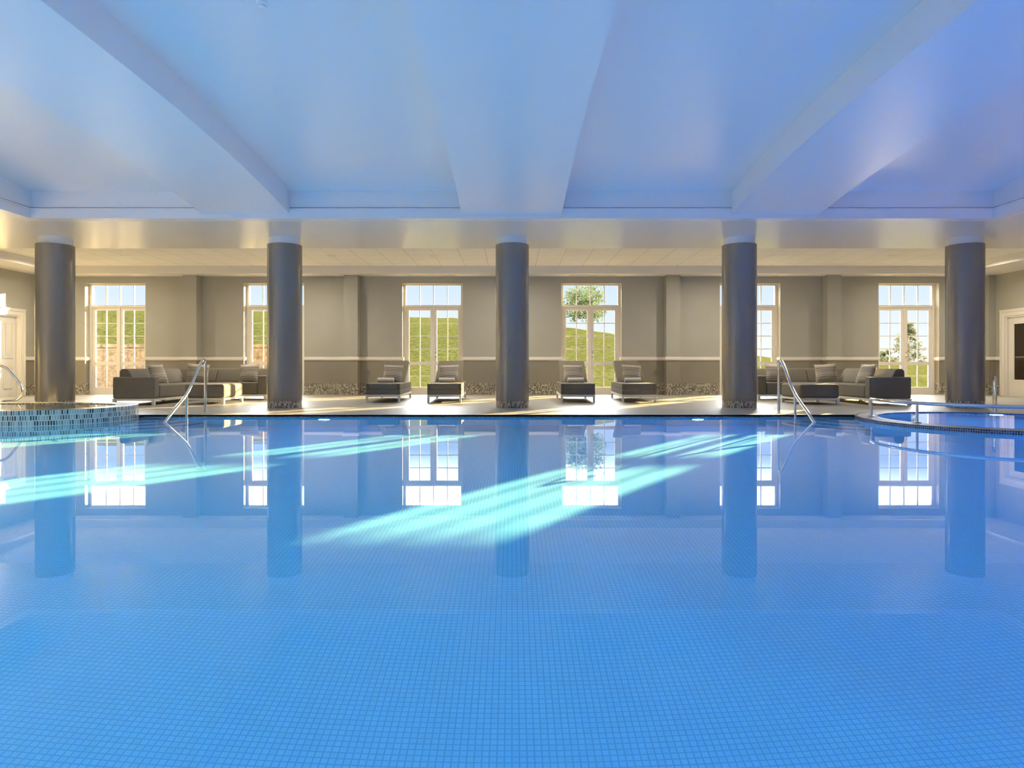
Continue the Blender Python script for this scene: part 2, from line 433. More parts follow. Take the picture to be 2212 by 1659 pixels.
# doors in the side walls
def door(x, sgn, d, name, label, glazed, handle_far):
    root = empty(name, (x, (d[0]+d[1])/2, ZF), label=label, cat='door', kind='structure')
    w = (d[1]-d[0])/2
    X = lambda t: sgn*t
    b = B()      # casing with stepped profile, lies on the wall (towards the room = -sgn)
    for y0, y1 in ((-w-.13, -w), (w, w+.13)):
        b.box(X(0), X(-.025), y0, y1, 0, DH+.13); 
    b.box(X(0), X(-.025), -w, w, DH, DH+.13)
    for y0, y1 in ((-w-.14, -w-.10), (w+.10, w+.14)): b.box(X(-.02), X(-.045), y0, y1, 0, DH+.10)
    b.box(X(-.02), X(-.045), -w-.14, w+.14, DH+.10, DH+.14); b.box(X(-.0), X(-.06), -w-.15, w+.15, DH+.14, DH+.16)
    for y0, y1 in ((-w, -w+.035), (w-.035, w)): b.box(X(.001), X(.2), y0, y1, 0, DH-.035)
    b.box(X(.001), X(.2), -w, w, DH-.035, DH)
    b.obj('casing', 'white', root)
    b = B(); y0, y1 = -w+.04, w-.04; zt = DH-.04
    if glazed:
        st = .16
        b.box(X(.06), X(.105), y0, y0+st, .0, zt); b.box(X(.06), X(.105), y1-st, y1, 0, zt)
        b.box(X(.06), X(.105), y0+st, y1-st, 0, .40); b.box(X(.06), X(.105), y0+st, y1-st, zt-.16, zt)
        lf = b.obj('leaf', 'door_white', root)
        g = B()
        for a, c, e, f in ((y0+st-.015, y0+st+.015, .385, zt-.145), (y1-st-.015, y1-st+.015, .385, zt-.145)): g.box(X(.05), X(.07), a, c, e, f)
        g.box(X(.05), X(.07), y0+st, y1-st, .385, .415); g.box(X(.05), X(.07), y0+st, y1-st, zt-.175, zt-.145)
        g.obj('glazing_bead', 'white', lf)
        g = B(); g.box(X(.08), X(.09), y0+st, y1-st, .40, zt-.16); tag(g.obj('pane', 'brownglass', lf), label='dark brown tinted pane')
        g = B(); g.tube([(X(.03), y0+st+.1, .98), (X(.03), y1-st-.1, .98)], .014); 
        g.tube([(X(.03), y0+st+.14, .98), (X(.085), y0+st+.14, .98)], .01); g.tube([(X(.03), y1-st-.14, .98), (X(.085), y1-st-.14, .98)], .01)
        g.obj('push_bar', 'brass', lf)
    else:
        b.box(X(.07), X(.11), y0, y1, 0, zt)
        for a, c in ((y0+.11, -.045), (.045, y1-.11)):
            for e, f in ((.2, .75), (.95, 1.85)):
                for q in ((a, c, e, e+.03), (a, c, f-.03, f), (a, a+.03, e+.03, f-.03), (c-.03, c, e+.03, f-.03)): b.box(X(.055), X(.075), *q)
                b.box(X(.062), X(.075), a+.07, c-.07, e+.07, f-.07)
        lf = b.obj('leaf', 'door_white', root)
        g = B(); yy = y0+.06; g.tube([(X(.07), yy, 1.02), (X(.02), yy, 1.02), (X(.02), yy+.11, 1.02)], .011); g.box(X(.062), X(.07), yy-.025, yy+.025, .94, 1.1)
        g.obj('handle', 'brass', lf)
door(XL, -1, DL, 'door_1', 'white panelled door in the left side wall', False, 0)
door(XR, 1, DR, 'door_2', 'white door with a brown tinted pane in the right side wall', True, 0)

# ------------------------------------------------------------------ windows (french doors with transom)
YG = 17.38
def window():
    root = empty('window', (0, YG, ZF))
    f0, f1 = -.045, .045
    b = B(); z = lambda v: v-ZF
    b.box(-WH, -WH+.065, f0, f1, 0, z(WT)); b.box(WH-.065, WH, f0, f1, 0, z(WT))
    b.box(-WH+.065, WH-.065, f0, f1, z(2.945), z(WT)); b.box(-WH+.001, WH-.001, f0-.01, f1-.003, z(2.355), z(2.42)); b.box(-WH+.065, WH-.065, f0, f1, 0, .025)
    b.box(-WH+.02, WH-.02, f0-.016, f0, z(2.40), z(2.415))
    for k in (-1, 0, 1): b.box(k*.368-.012, k*.368+.012, -.02, .02, z(2.42), z(2.945))
    b.box(-.02, .02, f0-.008, f1-.006, .001, z(2.355))
    b.obj('frame', 'white', root)
    g = B(); g.box(-WH+.06, WH-.06, -.003, .003, z(2.415), z(2.95)); g.obj('transom_pane', 'glass', root)
    for sx in (-1, 1):
        b = B(); a, c = .022, WH-.067; st = .078
        def bx(x0, x1, z0, z1, d=.024): b.box(sx*x0, sx*x1, -d, d, z(z0), z(z1))
        bx(a, a+st-.012, .06, 2.352); bx(c-st, c, .06, 2.352)
        p0, p1 = a+st-.012, c-st
        bx(p0, p1, .06, .225); bx(p0, p1, .817, .908); bx(p0, p1, 2.28, 2.352)
        mid = (p0+p1)/2
        bx(mid-.011, mid+.011, .225, .817, .014); bx(mid-.011, mid+.011, .908, 2.28, .014)
        for zz in (.521, 1.25, 1.595, 1.938): bx(p0, p1, zz-.011, zz+.011, .012)
        lf = b.obj('door_leaf', 'white', root)
        g = B(); g.box(sx*(p0-.005), sx*(p1+.005), -.003, .003, z(.22), z(2.285)); g.obj('pane', 'glass', lf)
        if sx > 0:
            h = B(); xx = a+.035
            h.tube([(xx, -.024, 1.0), (xx, -.07, 1.0), (xx+.02, -.075, 1.0), (xx+.12, -.075, 1.0)], .010, 8)
            h.lathe([(.026, -.034), (.026, -.022)], xx, 1.0, 16, axis='y'); h.lathe([(.022, -.034), (.022, -.022)], xx, 1.12, 16, axis='y')
            h.obj('handle', 'brass', lf, smooth=40)
    return root
wl = ['window behind the left sofa, showing a stone wall and grass outside',
      'window half hidden by the second column from the left',
      'window between the two left loungers, showing a grass slope',
      'window between the two right loungers, showing a tree on the slope',
      'window half hidden by the fourth column, above the right sofa',
      'window behind the right end of the right sofa, showing a conifer']
w0 = window()
for i, c in enumerate(WC):
    w = w0 if i == 0 else copy_tree(w0)
    w.name = 'window_%d' % (i+1); w.location.x = c
    tag(w, 'white french doors and transom ' + wl[i], 'window', 'french windows along the back wall', 'structure')

# ------------------------------------------------------------------ ceilings
ZSF = 3.145
XS, YS0, YS1 = 10.3, -2.95, 12.95     # soffit outer
YV0, YV1 = -.3, 10.3                  # vault frame
def zb(y): return 3.545 - .335*(abs(y-5.0)/5.3)**2.4
# soffit ring
b = B()
for x0, x1, y0, y1 in ((-XS, XS, YV1+.02, YS1), (-XS, XS, YS0, YV0-.02), (-XS, -XP-.02, YV0-.02, YV1+.02), (XP+.02, XS, YV0-.02, YV1+.02)):
    b.box(x0, x1, y0, y1, ZSF, ZSF+.012)
for x0, x1, y0, y1 in ((-XS, XS, YS1-.02, YS1), (-XS, XS, YS0, YS0+.02), (-XS, -XS+.02, YS0, YS1), (XS-.02, XS, YS0, YS1)):
    b.box(x0, x1, y0, y1, ZSF+.01, 3.5)
tag(b.obj('ceiling_soffit', 'soffit'), 'cream satin soffit ring that the columns hold up', 'soffit', kind='structure')
# fascia: the inner faces of the frame, in two steps with a ledge
b = B()
for z0, z1, t in ((ZSF-.002, 3.275, 0), (3.275, 3.302, -.014), (3.302, 3.318, .06), (3.318, 4.0, .012)):
    b.box(-XP-.2, XP+.2, YV1+t, YV1+.2, z0, z1); b.box(-XP-.2, XP+.2, YV0-.2, YV0-t, z0, z1)
    b.box(-XP-.2, -XP-t, YV0-t, YV1+t, z0, z1); b.box(XP+t, XP+.2, YV0-t, YV1+t, z0, z1)
tag(b.obj('ceiling_fascia', 'vault'), 'white stepped fascia framing the vaulted ceiling over the pool', 'fascia', kind='structure')
b = B(); n = 48
ys = [YV0-.05+(YV1-YV0+.1)*i/n for i in range(n+1)]
prof = [(y, zb(y)+.36) for y in ys] + [(y, zb(y)+.40) for y in ys[::-1]]
b.prism(prof, lambda y, z, t: (t, y, z), -XP-.05, XP+.05)
tag(b.obj('ceiling', 'vault', smooth=30, recalc=True), 'white shallow vaulted ceiling over the pool', 'ceiling', kind='structure')
bl = ['left arched white ceiling beam above the pool', 'broad middle arched white ceiling beam above the pool', 'right arched white ceiling beam above the pool']
for (x0, x1), lb in zip(((-4.93, -3.54), (-.80, .79), (3.495, 4.89)), bl):
    b = B(); prof = [(y, zb(y)) for y in ys] + [(y, zb(y)+.38) for y in ys[::-1]]
    b.prism(prof, lambda y, z, t: (t, y, z), x0, x1)
    tag(b.obj('ceiling_beam', 'vault', smooth=30, recalc=True), lb, 'ceiling beam', 'arched beams over the pool', 'structure')
# tiled tray, bulkhead
XT, YT0, YT1, ZTC = 11.4, -4.5, 16.63, 3.36
b = B(); b.flat([[(-XT-.02, YT0), (XT+.02, YT0), (XT+.02, YT1+.02), (-XT-.02, YT1+.02)], [(-XS+.01, YS0+.01), (XS-.01, YS0+.01), (XS-.01, YS1-.01), (-XS+.01, YS1-.01)]], ZTC, 0, flip=True)
tag(b.obj('ceiling_tiles', 'ceiltile'), 'cream square tiled ceiling tray above the back deck', 'ceiling', kind='structure')
b = B()
for x0, x1, y0, y1 in ((XL-.1, XR+.1, YT1, YW+.1), (XL-.1, -XT, YT0, YT1), (XT, XR+.1, YT0, YT1), (XL-.1, XR+.1, -7, YT0)):
    b.box(x0, x1, y0, y1, ZT, 3.5)
tag(b.obj('ceiling_bulkhead', 'bulkhead'), 'plain bulkhead dropped along the back and side walls', 'bulkhead', kind='structure')
# slot vents in the bulkhead over each window
def vent():
    r = empty('ceiling_vent', (0, 16.86, ZT))
    b = B()
    for x0, x1, y0, y1 in ((-.62, .62, -.09, -.075), (-.62, .62, .075, .09), (-.62, -.605, -.075, .075), (.605, .62, -.075, .075)): b.box(x0, x1, y0, y1, -.012, 0)
    b.obj('frame', 'bulkhead', r)
    b = B()
    for k in range(3): b.box(-.605, .605, -.055+k*.05, -.045+k*.05, -.010, 0)
    b.obj('slats', 'bulkhead', r)
    b = B(); b.box(-.605, .605, -.075, .075, -.003, 0); b.obj('slot', 'dark', r)
    return r
v0 = vent(); vl = ['leftmost window', 'second window from the left', 'window between the two left loungers', 'window between the two right loungers', 'fifth window, right of the fourth column', 'rightmost window']
for i, c in enumerate(WC):
    v = v0 if i == 0 else copy_tree(v0); v.location.x = c
    tag(v, 'cream slot air vent in the bulkhead above the ' + vl[i], 'vent', 'slot vents above the windows', 'thing')
# detector on the vault
b = B(); zc = zb(5.55)+.36
r = empty('smoke_detector', (-2.14, 5.55, zc), label='small round white detector on the vaulted ceiling', cat='detector', kind='thing')
b.lathe([(.05, .004), (.05, -.012), (.042, -.018)], n=32); b.obj('base', 'vault', r, smooth=40)
b = B(); b.lathe([(.034, -.017), (.03, -.034), (.018, -.04)], n=32); b.obj('cap', 'vault', r, smooth=40)
# recessed round fittings in the tiled tray (unlit)
M['opal'] = simple('opal_lens', (.8, .8, .78), .4)
def fitting():
    r = empty('ceiling_fitting', (0, 15.1, ZTC))
    b = B(); b.lathe([(.105, .0), (.105, -.008), (.088, -.008), (.085, 0)], n=32, capped=False); b.obj('ring', 'pale_ring', r, smooth=40)
    b = B(); b.lathe([(.086, -.004), (.086, -.002)], n=32); b.obj('lens', 'opal', r)
    return r
d0 = fitting()
for i, (x, w) in enumerate(((-9.0, 'near the leftmost window'), (-4.2, 'straight out from the pilaster left of the loungers'), (-1.82, 'above the two left loungers'), (8.85, 'above the right sofa'))):
    d = d0 if i == 0 else copy_tree(d0); d.location.x = x
    tag(d, 'round recessed fitting in the tiled ceiling ' + w, 'ceiling fitting', 'round fittings over the back deck', 'thing')

# ------------------------------------------------------------------ columns
def column():
    r = empty('column', (0, 11.95, ZF)); R = .308
    b = B(); b.lathe([(R, .125), (R, 2.98)], n=72); b.obj('shaft', 'column', r, smooth=40)
    b = B(); b.lathe([(R-.005, 0), (R-.005, .125)], n=72); b.obj('mosaic_base', 'mosaic', r, smooth=40)
    b = B(); b.lathe([(.278, 2.98), (.278, ZSF-ZF)], n=72); b.obj('collar', 'collar', r, smooth=40)
    return r
c0 = column(); cn = ['leftmost', 'second from left', 'middle', 'fourth from left', 'rightmost']
cw = ['standing behind the raised spa tub', 'at the right end of the left sofa', 'between the two pairs of loungers', 'at the left end of the right sofa', 'standing behind the low round spa']
for i, x in enumerate((-8.42, -4.19, .005, 4.19, 8.35)):
    c = c0 if i == 0 else copy_tree(c0); c.location.x = x
    tag(c, 'grey round column, %s, %s' % (cn[i], cw[i]), 'column', 'round columns along the pool', 'thing')

# ------------------------------------------------------------------ handrails
def handrail(x, sgn, label):
    r = empty('handrail', (x, 10.4, ZF), label=label, cat='handrail', group='pool entry handrails', kind='thing')
    z = lambda v: v-ZF
    b = B(); pts = spline([(0, 0, 0), (0, 0, .4), (0, 0, .76), (0, -.02, z(.875)), (0, -.08, z(.885)), (0, -.22, z(.77)), (0, -.40, z(.56)), (0, -.62, z(.355)), (0, -.95, z(.16)), (0, -1.22, z(0)), (0, -1.55, z(-.2))], 6)
    b.tube(pts, .0215, 14); b.obj('rail', 'chrome', r, smooth=50)
    b = B(); b.tube([(0, -.60, z(-.45)), (0, -.60, z(.365))], .019, 14); b.obj('post', 'chrome', r, smooth=50)
    b = B(); b.lathe([(.045, 0), (.045, .006), (.03, .012)], n=24); b.obj('flange', 'chrome', r, smooth=40)
handrail(-4.92, 1, 'polished steel handrail leading into the pool at left, beside the raised spa')
handrail(4.28, -1, 'polished steel handrail leading into the pool at right, near the low spa')
# low curved rail on the right spa
r = empty('spa_guard_rail', (CR[0], CR[1], .05), label='low curved steel rail following the rim of the low spa', cat='rail', kind='thing')
rr = RR-.2
a0, a1 = math.radians(160), math.radians(330)
pts = [(rr*math.cos(a0+(a1-a0)*i/40), rr*math.sin(a0+(a1-a0)*i/40), .262) for i in range(41)]
b = B(); b.tube(pts, .022, 14); b.obj('rail', 'chrome', r, smooth=50)
for a in (161, 199, 250, 300):
    b = B(); a = math.radians(a); p = (rr*math.cos(a), rr*math.sin(a))
    b.tube([(p[0], p[1], 0), (p[0], p[1], .262)], .016, 12)
    po = b.obj('post', 'chrome', r, smooth=50)
    g = B(); g.lathe([(.05, 0), (.05, .01), (.03, .018)], p[0], p[1], 24); g.obj('flange', 'chrome', po, smooth=40)
# grab rail of the right spa, seen end on
r = empty('grab_rail', (8.12, 10.92, ZF), rz=math.radians(-35), label='upright hooped steel grab rail at the far side of the low spa', cat='grab rail', kind='thing')
b = B(); b.tube(spline([(0, 0, 0), (0, 0, .3), (0, -.03, .5), (0, -.14, .565), (0, -.40, .56), (0, -.6, .5), (0, -.68, .35), (0, -.70, .1), (0, -.70, -.25)], 6), .021, 14)
b.obj('rail', 'chrome', r, smooth=50)
# grab rail at the left spa
r = empty('grab_rail', (-9.3, 10.9, ZF), label='looped steel grab rail at the left edge, behind the raised spa', cat='grab rail', kind='thing')
b = B(); b.tube(spline([(-.15, 0, 0), (-.15, 0, .45), (-.05, 0, .70), (.25, 0, .765), (.62, 0, .765), (.80, 0, .72), (.98, 0, .52), (1.05, 0, .38), (1.03, 0, .25), (.95, 0, .19), (.78, 0, .175), (.70, 0, .12), (.68, 0, 0)], 6), .021, 14)
b.obj('rail', 'chrome', r, smooth=50)

# ------------------------------------------------------------------ soft furniture
def cushion_mesh(w, h, t, n=14):
    b = B(); g = {}
    for s in (1, -1):
        for i in range(n+1):
            for j in range(n+1):
                u, v = 2*i/n-1, 2*j/n-1
                th = t/2*(max(0, 1-abs(u)**2.6)**.55)*(max(0, 1-abs(v)**2.6)**.55)
                px = u*w/2*(1-.07*(1-v*v)); pz = v*h/2*(1-.07*(1-u*u))
                if s < 0 and th == 0: g[s, i, j] = g[1, i, j]
                else: g[s, i, j] = b.bm.verts.new((px, -s*th, pz))
    for s in (1, -1):
        for i in range(n):
            for j in range(n):
                q = [(i, j), (i+1, j), (i+1, j+1), (i, j+1)]
                if s < 0: q = q[::-1]
                b.face([g[(s,)+k] for k in q], 0, [(k[0]/n, k[1]/n) for k in q])
    return b
def cushion(name, loc, rot, w, h, t, label, group):
    b = cushion_mesh(w, h, t); o = b.obj(name, 'stripe', smooth=80)
    o.location = loc; o.rotation_euler = rot
    return tag(o, label, 'cushion', group, 'thing')

def sofa(sx, label):
    """corner sofa: one wing runs towards the pool on the outer side, the other along the wall"""
    ox, oy = sx*7.74, 15.25
    r = empty('corner_sofa', (ox, oy, ZF), label=label, cat='sofa', group='grey corner sofas', kind='thing')
    X = lambda a: -sx*a           # a: distance inwards from the outer side; Y: relative to the back
    def bx(b, a0, a1, y0, y1, z0, z1): b.box(X(a0), X(a1), y0, y1, z0, z1)
    W, D, LEN, F = 2.26, .81, 2.70, .125
    b = B()
    for q in ((0, .04, -LEN+.04, -.04), (D-.04, D, -LEN+.04, -D), (0, D, -LEN, -LEN+.04), (0, W, -.04, 0), (D, W-.04, -D, -D+.04), (W-.04, W, -D, -.04)): bx(b, *q, .085, F)
    b.obj('frame', 'alu', r)
    for a, y in ((0, -LEN), (D-.055, -LEN), (0, -.055), (W-.055, -D), (W-.055, -.055), (D-.055, -D), (0.3, -1.5)):
        b = B(); bx(b, a, a+.055, y, y+.055, 0, .085); b.obj('leg', 'alu', r)
    b = B(); bx(b, .01, D-.005, -LEN+.2, -D-.004, F, .395); b.obj('seat', 'fabric', r, bevel=.035)
    b = B(); bx(b, .01, D+.0, -D+.004, -.01, F, .395); b.obj('seat', 'fabric', r, bevel=.035)
    b = B(); bx(b, D+.006, W-.2, -D+.005, -.01, F, .395); b.obj('seat', 'fabric', r, bevel=.035)
    b = B(); bx(b, 0, D, -LEN, -LEN+.195, F, .545); b.obj('armrest', 'fabric', r, bevel=.03)
    b = B(); bx(b, W-.195, W, -D, 0, F, .545); b.obj('armrest', 'fabric', r, bevel=.03)
    pf = [(.005, .39), (.005, .66), (.05, .705), (.15, .705), (.20, .67), (.33, .39)]
    for y0, y1 in ((-LEN+.2, -1.47), (-1.465, -.5)):
        b = B(); b.prism(pf, lambda d, z, t: (X(d), t, z), y0, y1); b.obj('back_cushion', 'fabric', r, bevel=.03, recalc=True)
    for a0, a1 in ((.02, .90), (.905, W-.42),):
        b = B(); b.prism(pf, lambda d, z, t: (X(t), -d, z), a0, a1); b.obj('back_cushion', 'fabric', r, bevel=.03, recalc=True)
    b = B(); b.prism(pf, lambda d, z, t: (X(t), -d, z), W-.415, W-.1); b.obj('back_cushion', 'fabric', r, bevel=.03, recalc=True)
    # ottoman
    o = empty('ottoman', (sx*(7.74-1.28), 12.77, ZF), label='square grey upholstered ottoman in front of the %s corner sofa' % ('left' if sx < 0 else 'right'), cat='ottoman', group='ottomans', kind='thing')
    O = .78; E = .92
    b = B(); b.box(X(0), X(O), 0, E, F, .40); b.obj('seat', 'fabric', o, bevel=.05, seg=4)
    b = B()
    for q in ((0, O, 0, .04), (0, O, E-.04, E), (0, .04, .04, E-.04), (O-.04, O, .04, E-.04)): b.box(X(q[0]), X(q[1]), q[2], q[3], .085, F)
    b.obj('frame', 'alu', o)
    for a in (0, O-.055):
        for y in (0, E-.055):
            b = B(); b.box(X(a), X(a+.055), y, y+.055, 0, .085); b.obj('leg', 'alu', o)
    side = 'left' if sx < 0 else 'right'
    g = 'striped cushions on the corner sofas'
    T = math.radians
    zs = .43+.205
    cushion('throw_cushion', (ox-sx*.47, 15.25-1.95, zs), (T(-22), 0, -sx*PI/2*.86), .44, .42, .14, 'striped cushion on the %s sofa, nearest the pool, leaning on the side back' % side, g)
    cushion('throw_cushion', (ox-sx*.62, 15.25-.55, zs), (T(-18), T(-sx*4), -sx*T(22)), .46, .43, .14, 'striped cushion in the inner corner of the %s sofa' % side, g)
    cushion('throw_cushion', (ox-sx*1.72, 15.25-.41, zs), (T(-20), T(sx*3), T(sx*3)), .46, .43, .14, 'striped cushion on the %s sofa, near its inner armrest' % side, g)
sofa(-1, 'grey corner sofa at left, behind the steel handrail and raised spa')
sofa(1, 'grey corner sofa at right, between the fourth and fifth columns')

def chaise():
    r = empty('chaise_lounge', (0, 0, ZF)); w = .355; LEN = 2.0
    b = B(); b.box(-w, w, 0, LEN, .165, .275); 
    b.obj('base', 'fabric', r, bevel=.015)
    for s in (-1, 1):
        b = B(); b.box(s*.305, s*w, 0, LEN, .272, .395); b.obj('side_bolster', 'fabric', r, bevel=.015)
    b = B(); b.box(-.30, .30, -.012, 1.2, .272, .395); b.obj('mattress', 'fabric', r, bevel=.02)
    b = B(); a = math.atan2(.49, .93)
    mx = Matrix.Translation((0, 1.10, .40)) @ Matrix.Rotation(a, 4, 'X')
    b.box(-.305, .305, 0, 1.06, -.10, 0.0, mx=mx); b.obj('backrest', 'fabric', r, bevel=.025)
    for s in (-1, 1):
        b = B(); b.tube([(s*.25, 1.55, .3), (s*.25, 1.72, .62)], .012, 8); b.obj('back_strut', 'alu', r)
    b = B()
    for q in ((-w, w, 0, .035), (-w, w, LEN-.035, LEN), (-w, -w+.035, .035, LEN-.035), (w-.035, w, .035, LEN-.035), (-w+.035, w-.035, .98, 1.01)): b.box(*q, .115, .162)
    b.obj('frame', 'alu', r)
    for x in (-w, w-.045):
        for y in (0, LEN-.045):
            b = B(); b.box(x, x+.045, y, y+.045, 0, .117); b.obj('leg', 'alu', r)
    return r
ch0 = chaise()
def towel(loc, rz, label):
    b = B(); prof = []
    for k in range(46):      # a roll: spiral section
        a = 2*PI*2.2*k/45; rad = .052 - .03*(1-k/45) ; prof.append((rad*math.cos(a), rad*math.sin(a)))
    n = 28; ring = [(.054*math.cos(2*PI*k/n)*(1.08), .054*math.sin(2*PI*k/n)*.95) for k in range(n)]
    b.prism(ring, lambda p, q, t: (t, p, q), -.175, .175)
    for sx in (-1, 1):
        pts = [(sx*.176, p*1.0, q*.9) for p, q in prof]; b.tube(pts, .004, 6)
    o = b.obj('rolled_towel', 'towel', smooth=40, bevel=.008, recalc=True); o.location = loc; o.rotation_euler = (0, 0, rz)
    tag(o, label, 'towel', 'rolled towels on the loungers', 'thing')
chs = [(-2.68, 13.45, 2.2, 'leftmost of the four grey chaise lounges, left of the third window', 'first'),
       (-1.405, 13.45, 1.2, 'grey chaise lounge left of the middle column, second from the left', 'second'),
       (1.37, 13.45, -1.2, 'grey chaise lounge right of the middle column, third from the left', 'third'),
       (2.64, 13.45, -2.2, 'rightmost of the four grey chaise lounges, right of the fourth window', 'fourth')]
T = math.radians
for i, (x, y, a, lb, nth) in enumerate(chs):
    c = ch0 if i == 0 else copy_tree(ch0)
    c.location = (x, y, ZF); c.rotation_euler = (0, 0, T(a))
    tag(c, lb, 'chaise lounge', 'grey chaise lounges along the window wall', 'thing')
    rot = Matrix.Rotation(T(a), 3, 'Z')
    sd = -1 if i < 2 else 1
    p = rot @ Vector((sd*-.02 + (.02, -.01, 0, .03)[i], 1.17, .40+.2)); p += Vector((x, y, ZF))
    cushion('throw_cushion', p, (T(-30), T((2, -2, 1, 4)[i]), T(a)), .44, .42, .13, 'striped cushion leaning on the %s chaise lounge from the left' % nth, 'striped cushions on the chaise lounges')
    p = rot @ Vector(((-.08, -.02, .02, .0)[i], .90, .395+.053)); p += Vector((x, y, ZF))
    towel(p, T(a), 'rolled white towel on the %s chaise lounge from the left' % nth)

# ------------------------------------------------------------------ underwater lights
def pool_light(x, y, z, label, rz=0):
    r = empty('pool_light', (x, y, z), rz, label=label, cat='pool light', kind='thing', group='underwater lights')
    b = B(); b.lathe([(.11, 0), (.11, -.012), (.088, -.02), (.085, 0)], n=32, axis='y', capped=False); b.obj('bezel', 'chrome', r, smooth=40, recalc=True)
    b = B(); b.lathe([(.086, -.008), (.07, -.018), (.03, -.022)], n=32, axis='y'); b.obj('lens', 'lens', r, smooth=40, recalc=True)
pool_light(-2.91, YF, -.40, 'glowing underwater light in the far pool wall left of the middle column')
pool_light(2.88, YF, -.40, 'glowing underwater light in the far pool wall right of the middle column')
pool_light(CR[0]+.545*(ri-.02), CR[1]+.838*(ri-.02), -.17, 'glowing underwater light in the far wall of the low spa', math.radians(-33))

# ------------------------------------------------------------------ outside
def crest(x):
    pts = [(-60, 6.0), (-30, 4.63), (-17.5, 4.60), (-7.1, 4.20), (-3.5, 4.02), (4, 3.40), (7.4, 2.92), (12, 2.0), (17, 1.38), (20, 1.15), (30, .9), (60, .9)]
    for (a, p), (c, q) in zip(pts, pts[1:]):
        if a <= x <= c:
            t = (x-a)/(c-a); return p+(q-p)*t
    return pts[0][1] if x < -60 else pts[-1][1]
b = B(); nx, ny = 90, 60; V = {}
for i in range(nx+1):
    for j in range(ny+1):
        x = -60+120*i/nx; y = YW+.55+(j/ny)**1.5*90
        t = min(1, max(0, (y-22)/23)); s = t*t*(3-2*t)
        z = -.04 + s*(crest(x)) + .05*math.sin(x*1.1+y*.7)*t + .04*math.sin(x*2.7-y*1.9)*t
        if y > 45: z -= (y-45)*.02
        V[i, j] = b.bm.verts.new((x, y, z))
for i in range(nx):
    for j in range(ny): b.face([V[i, j], V[i+1, j], V[i+1, j+1], V[i, j+1]])
tag(b.obj('hill', 'grass', smooth=60), 'grassy slope outside the windows rising to the left', 'hill', kind='structure')
b = B(); b.box(-30, -5.6, 20, 20.4, -.1, 1.38)
for k in range(26): b.box(-30+k*.94, -30+k*.94+.9, 19.96, 20.44, 1.36, 1.44+.05*random.random())
tag(b.obj('garden_wall', 'stone'), 'low tan stone wall outside the two left windows', 'garden wall', kind='structure')

def leaves(b, c, rad, n, size, squash=(1, 1, 1)):
    for _ in range(n):
        d = Vector((random.gauss(0, 1), random.gauss(0, 1), random.gauss(0, 1))).normalized()*(random.random()**.45)
        p = Vector(c)+Vector((d.x*rad*squash[0], d.y*rad*squash[1], d.z*rad*squash[2]))
        a = Vector((random.gauss(0, 1), random.gauss(0, 1), random.gauss(0, 1))).normalized(); e = a.orthogonal().normalized()
        s = size*(.6+.8*random.random()); a *= s; e *= s*.55
        b.poly([p-a, p+e, p+a, p-e])
def tree(x, y, z, ht, rad, label, cat, material, kind='round'):
    r = empty('tree' if kind == 'round' else ('conifer' if kind == 'cone' else 'bush'), (x, y, z), label=label, cat=cat, kind='thing')
    b = B()
    if kind == 'round':
        t = B(); t.tube([(0, 0, -.3), (.03, 0, ht*.25), (-.02, .02, ht*.5), (.02, 0, ht*.75)], .085, 8)
        for k in range(7):
            an = k*.9; t.tube([(0, 0, ht*(.3+.05*k)), (rad*.35*math.cos(an), rad*.35*math.sin(an), ht*(.42+.05*k)), (rad*.75*math.cos(an), rad*.7*math.sin(an), ht*(.5+.055*k))], .03, 6)
        t.obj('trunk', 'bark', r, smooth=60)
        for k in range(44):
            an = random.random()*2*PI; q = random.random()**.6; zz = ht*(.28+.66*random.random())
            fall = math.sqrt(max(.05, 1-((zz/ht-.55)/.5)**2))
            leaves(b, (rad*q*math.cos(an)*fall, rad*q*math.sin(an)*fall, zz), rad*.28, 75, .085)
    elif kind == 'cone':
        t = B(); t.tube([(0, 0, -.3), (0, 0, ht*.9)], .1, 8); t.obj('trunk', 'bark', r, smooth=60)
        for k in range(70):
            h = random.random(); q = (1-h)*rad+.1; an = random.random()*2*PI
            leaves(b, (q*.75*math.cos(an), q*.75*math.sin(an), h*ht), rad*.22, 40, .09, (1, 1, .6))
    else:
        t = B(); t.tube([(0, 0, -.2), (0, 0, ht*.5)], .05, 6); t.obj('stem', 'bark', r, smooth=60)
        for k in range(26):
            an = random.random()*2*PI; q = rad*random.random()**.5
            leaves(b, (q*math.cos(an), q*math.sin(an), ht*(.15+.75*random.random()*(1-.5*q/rad))), rad*.25, 40, .09)
    b.obj('crown', material, r)
tree(5.0, 43, 3.2, 3.0, 1.55, 'small leafy tree standing on the grass slope outside the fourth window', 'tree', 'leaf')
tree(27.5, 45, .75, 3.0, 1.5, 'dark pointed conifer outside the rightmost window', 'tree', 'leaf_dark', 'cone')
for x, y, h, rd, lb in ((25.3, 44, .7, .6, 'low bush left of the conifer outside the rightmost window'), (29.2, 43, .8, .8, 'low bush right of the conifer outside the rightmost window'), (26.6, 47, 1.9, .7, 'taller bush just behind the left side of the conifer')):
    tree(x, y, .8, h, rd, lb, 'bush', 'leaf_dark', 'bush')

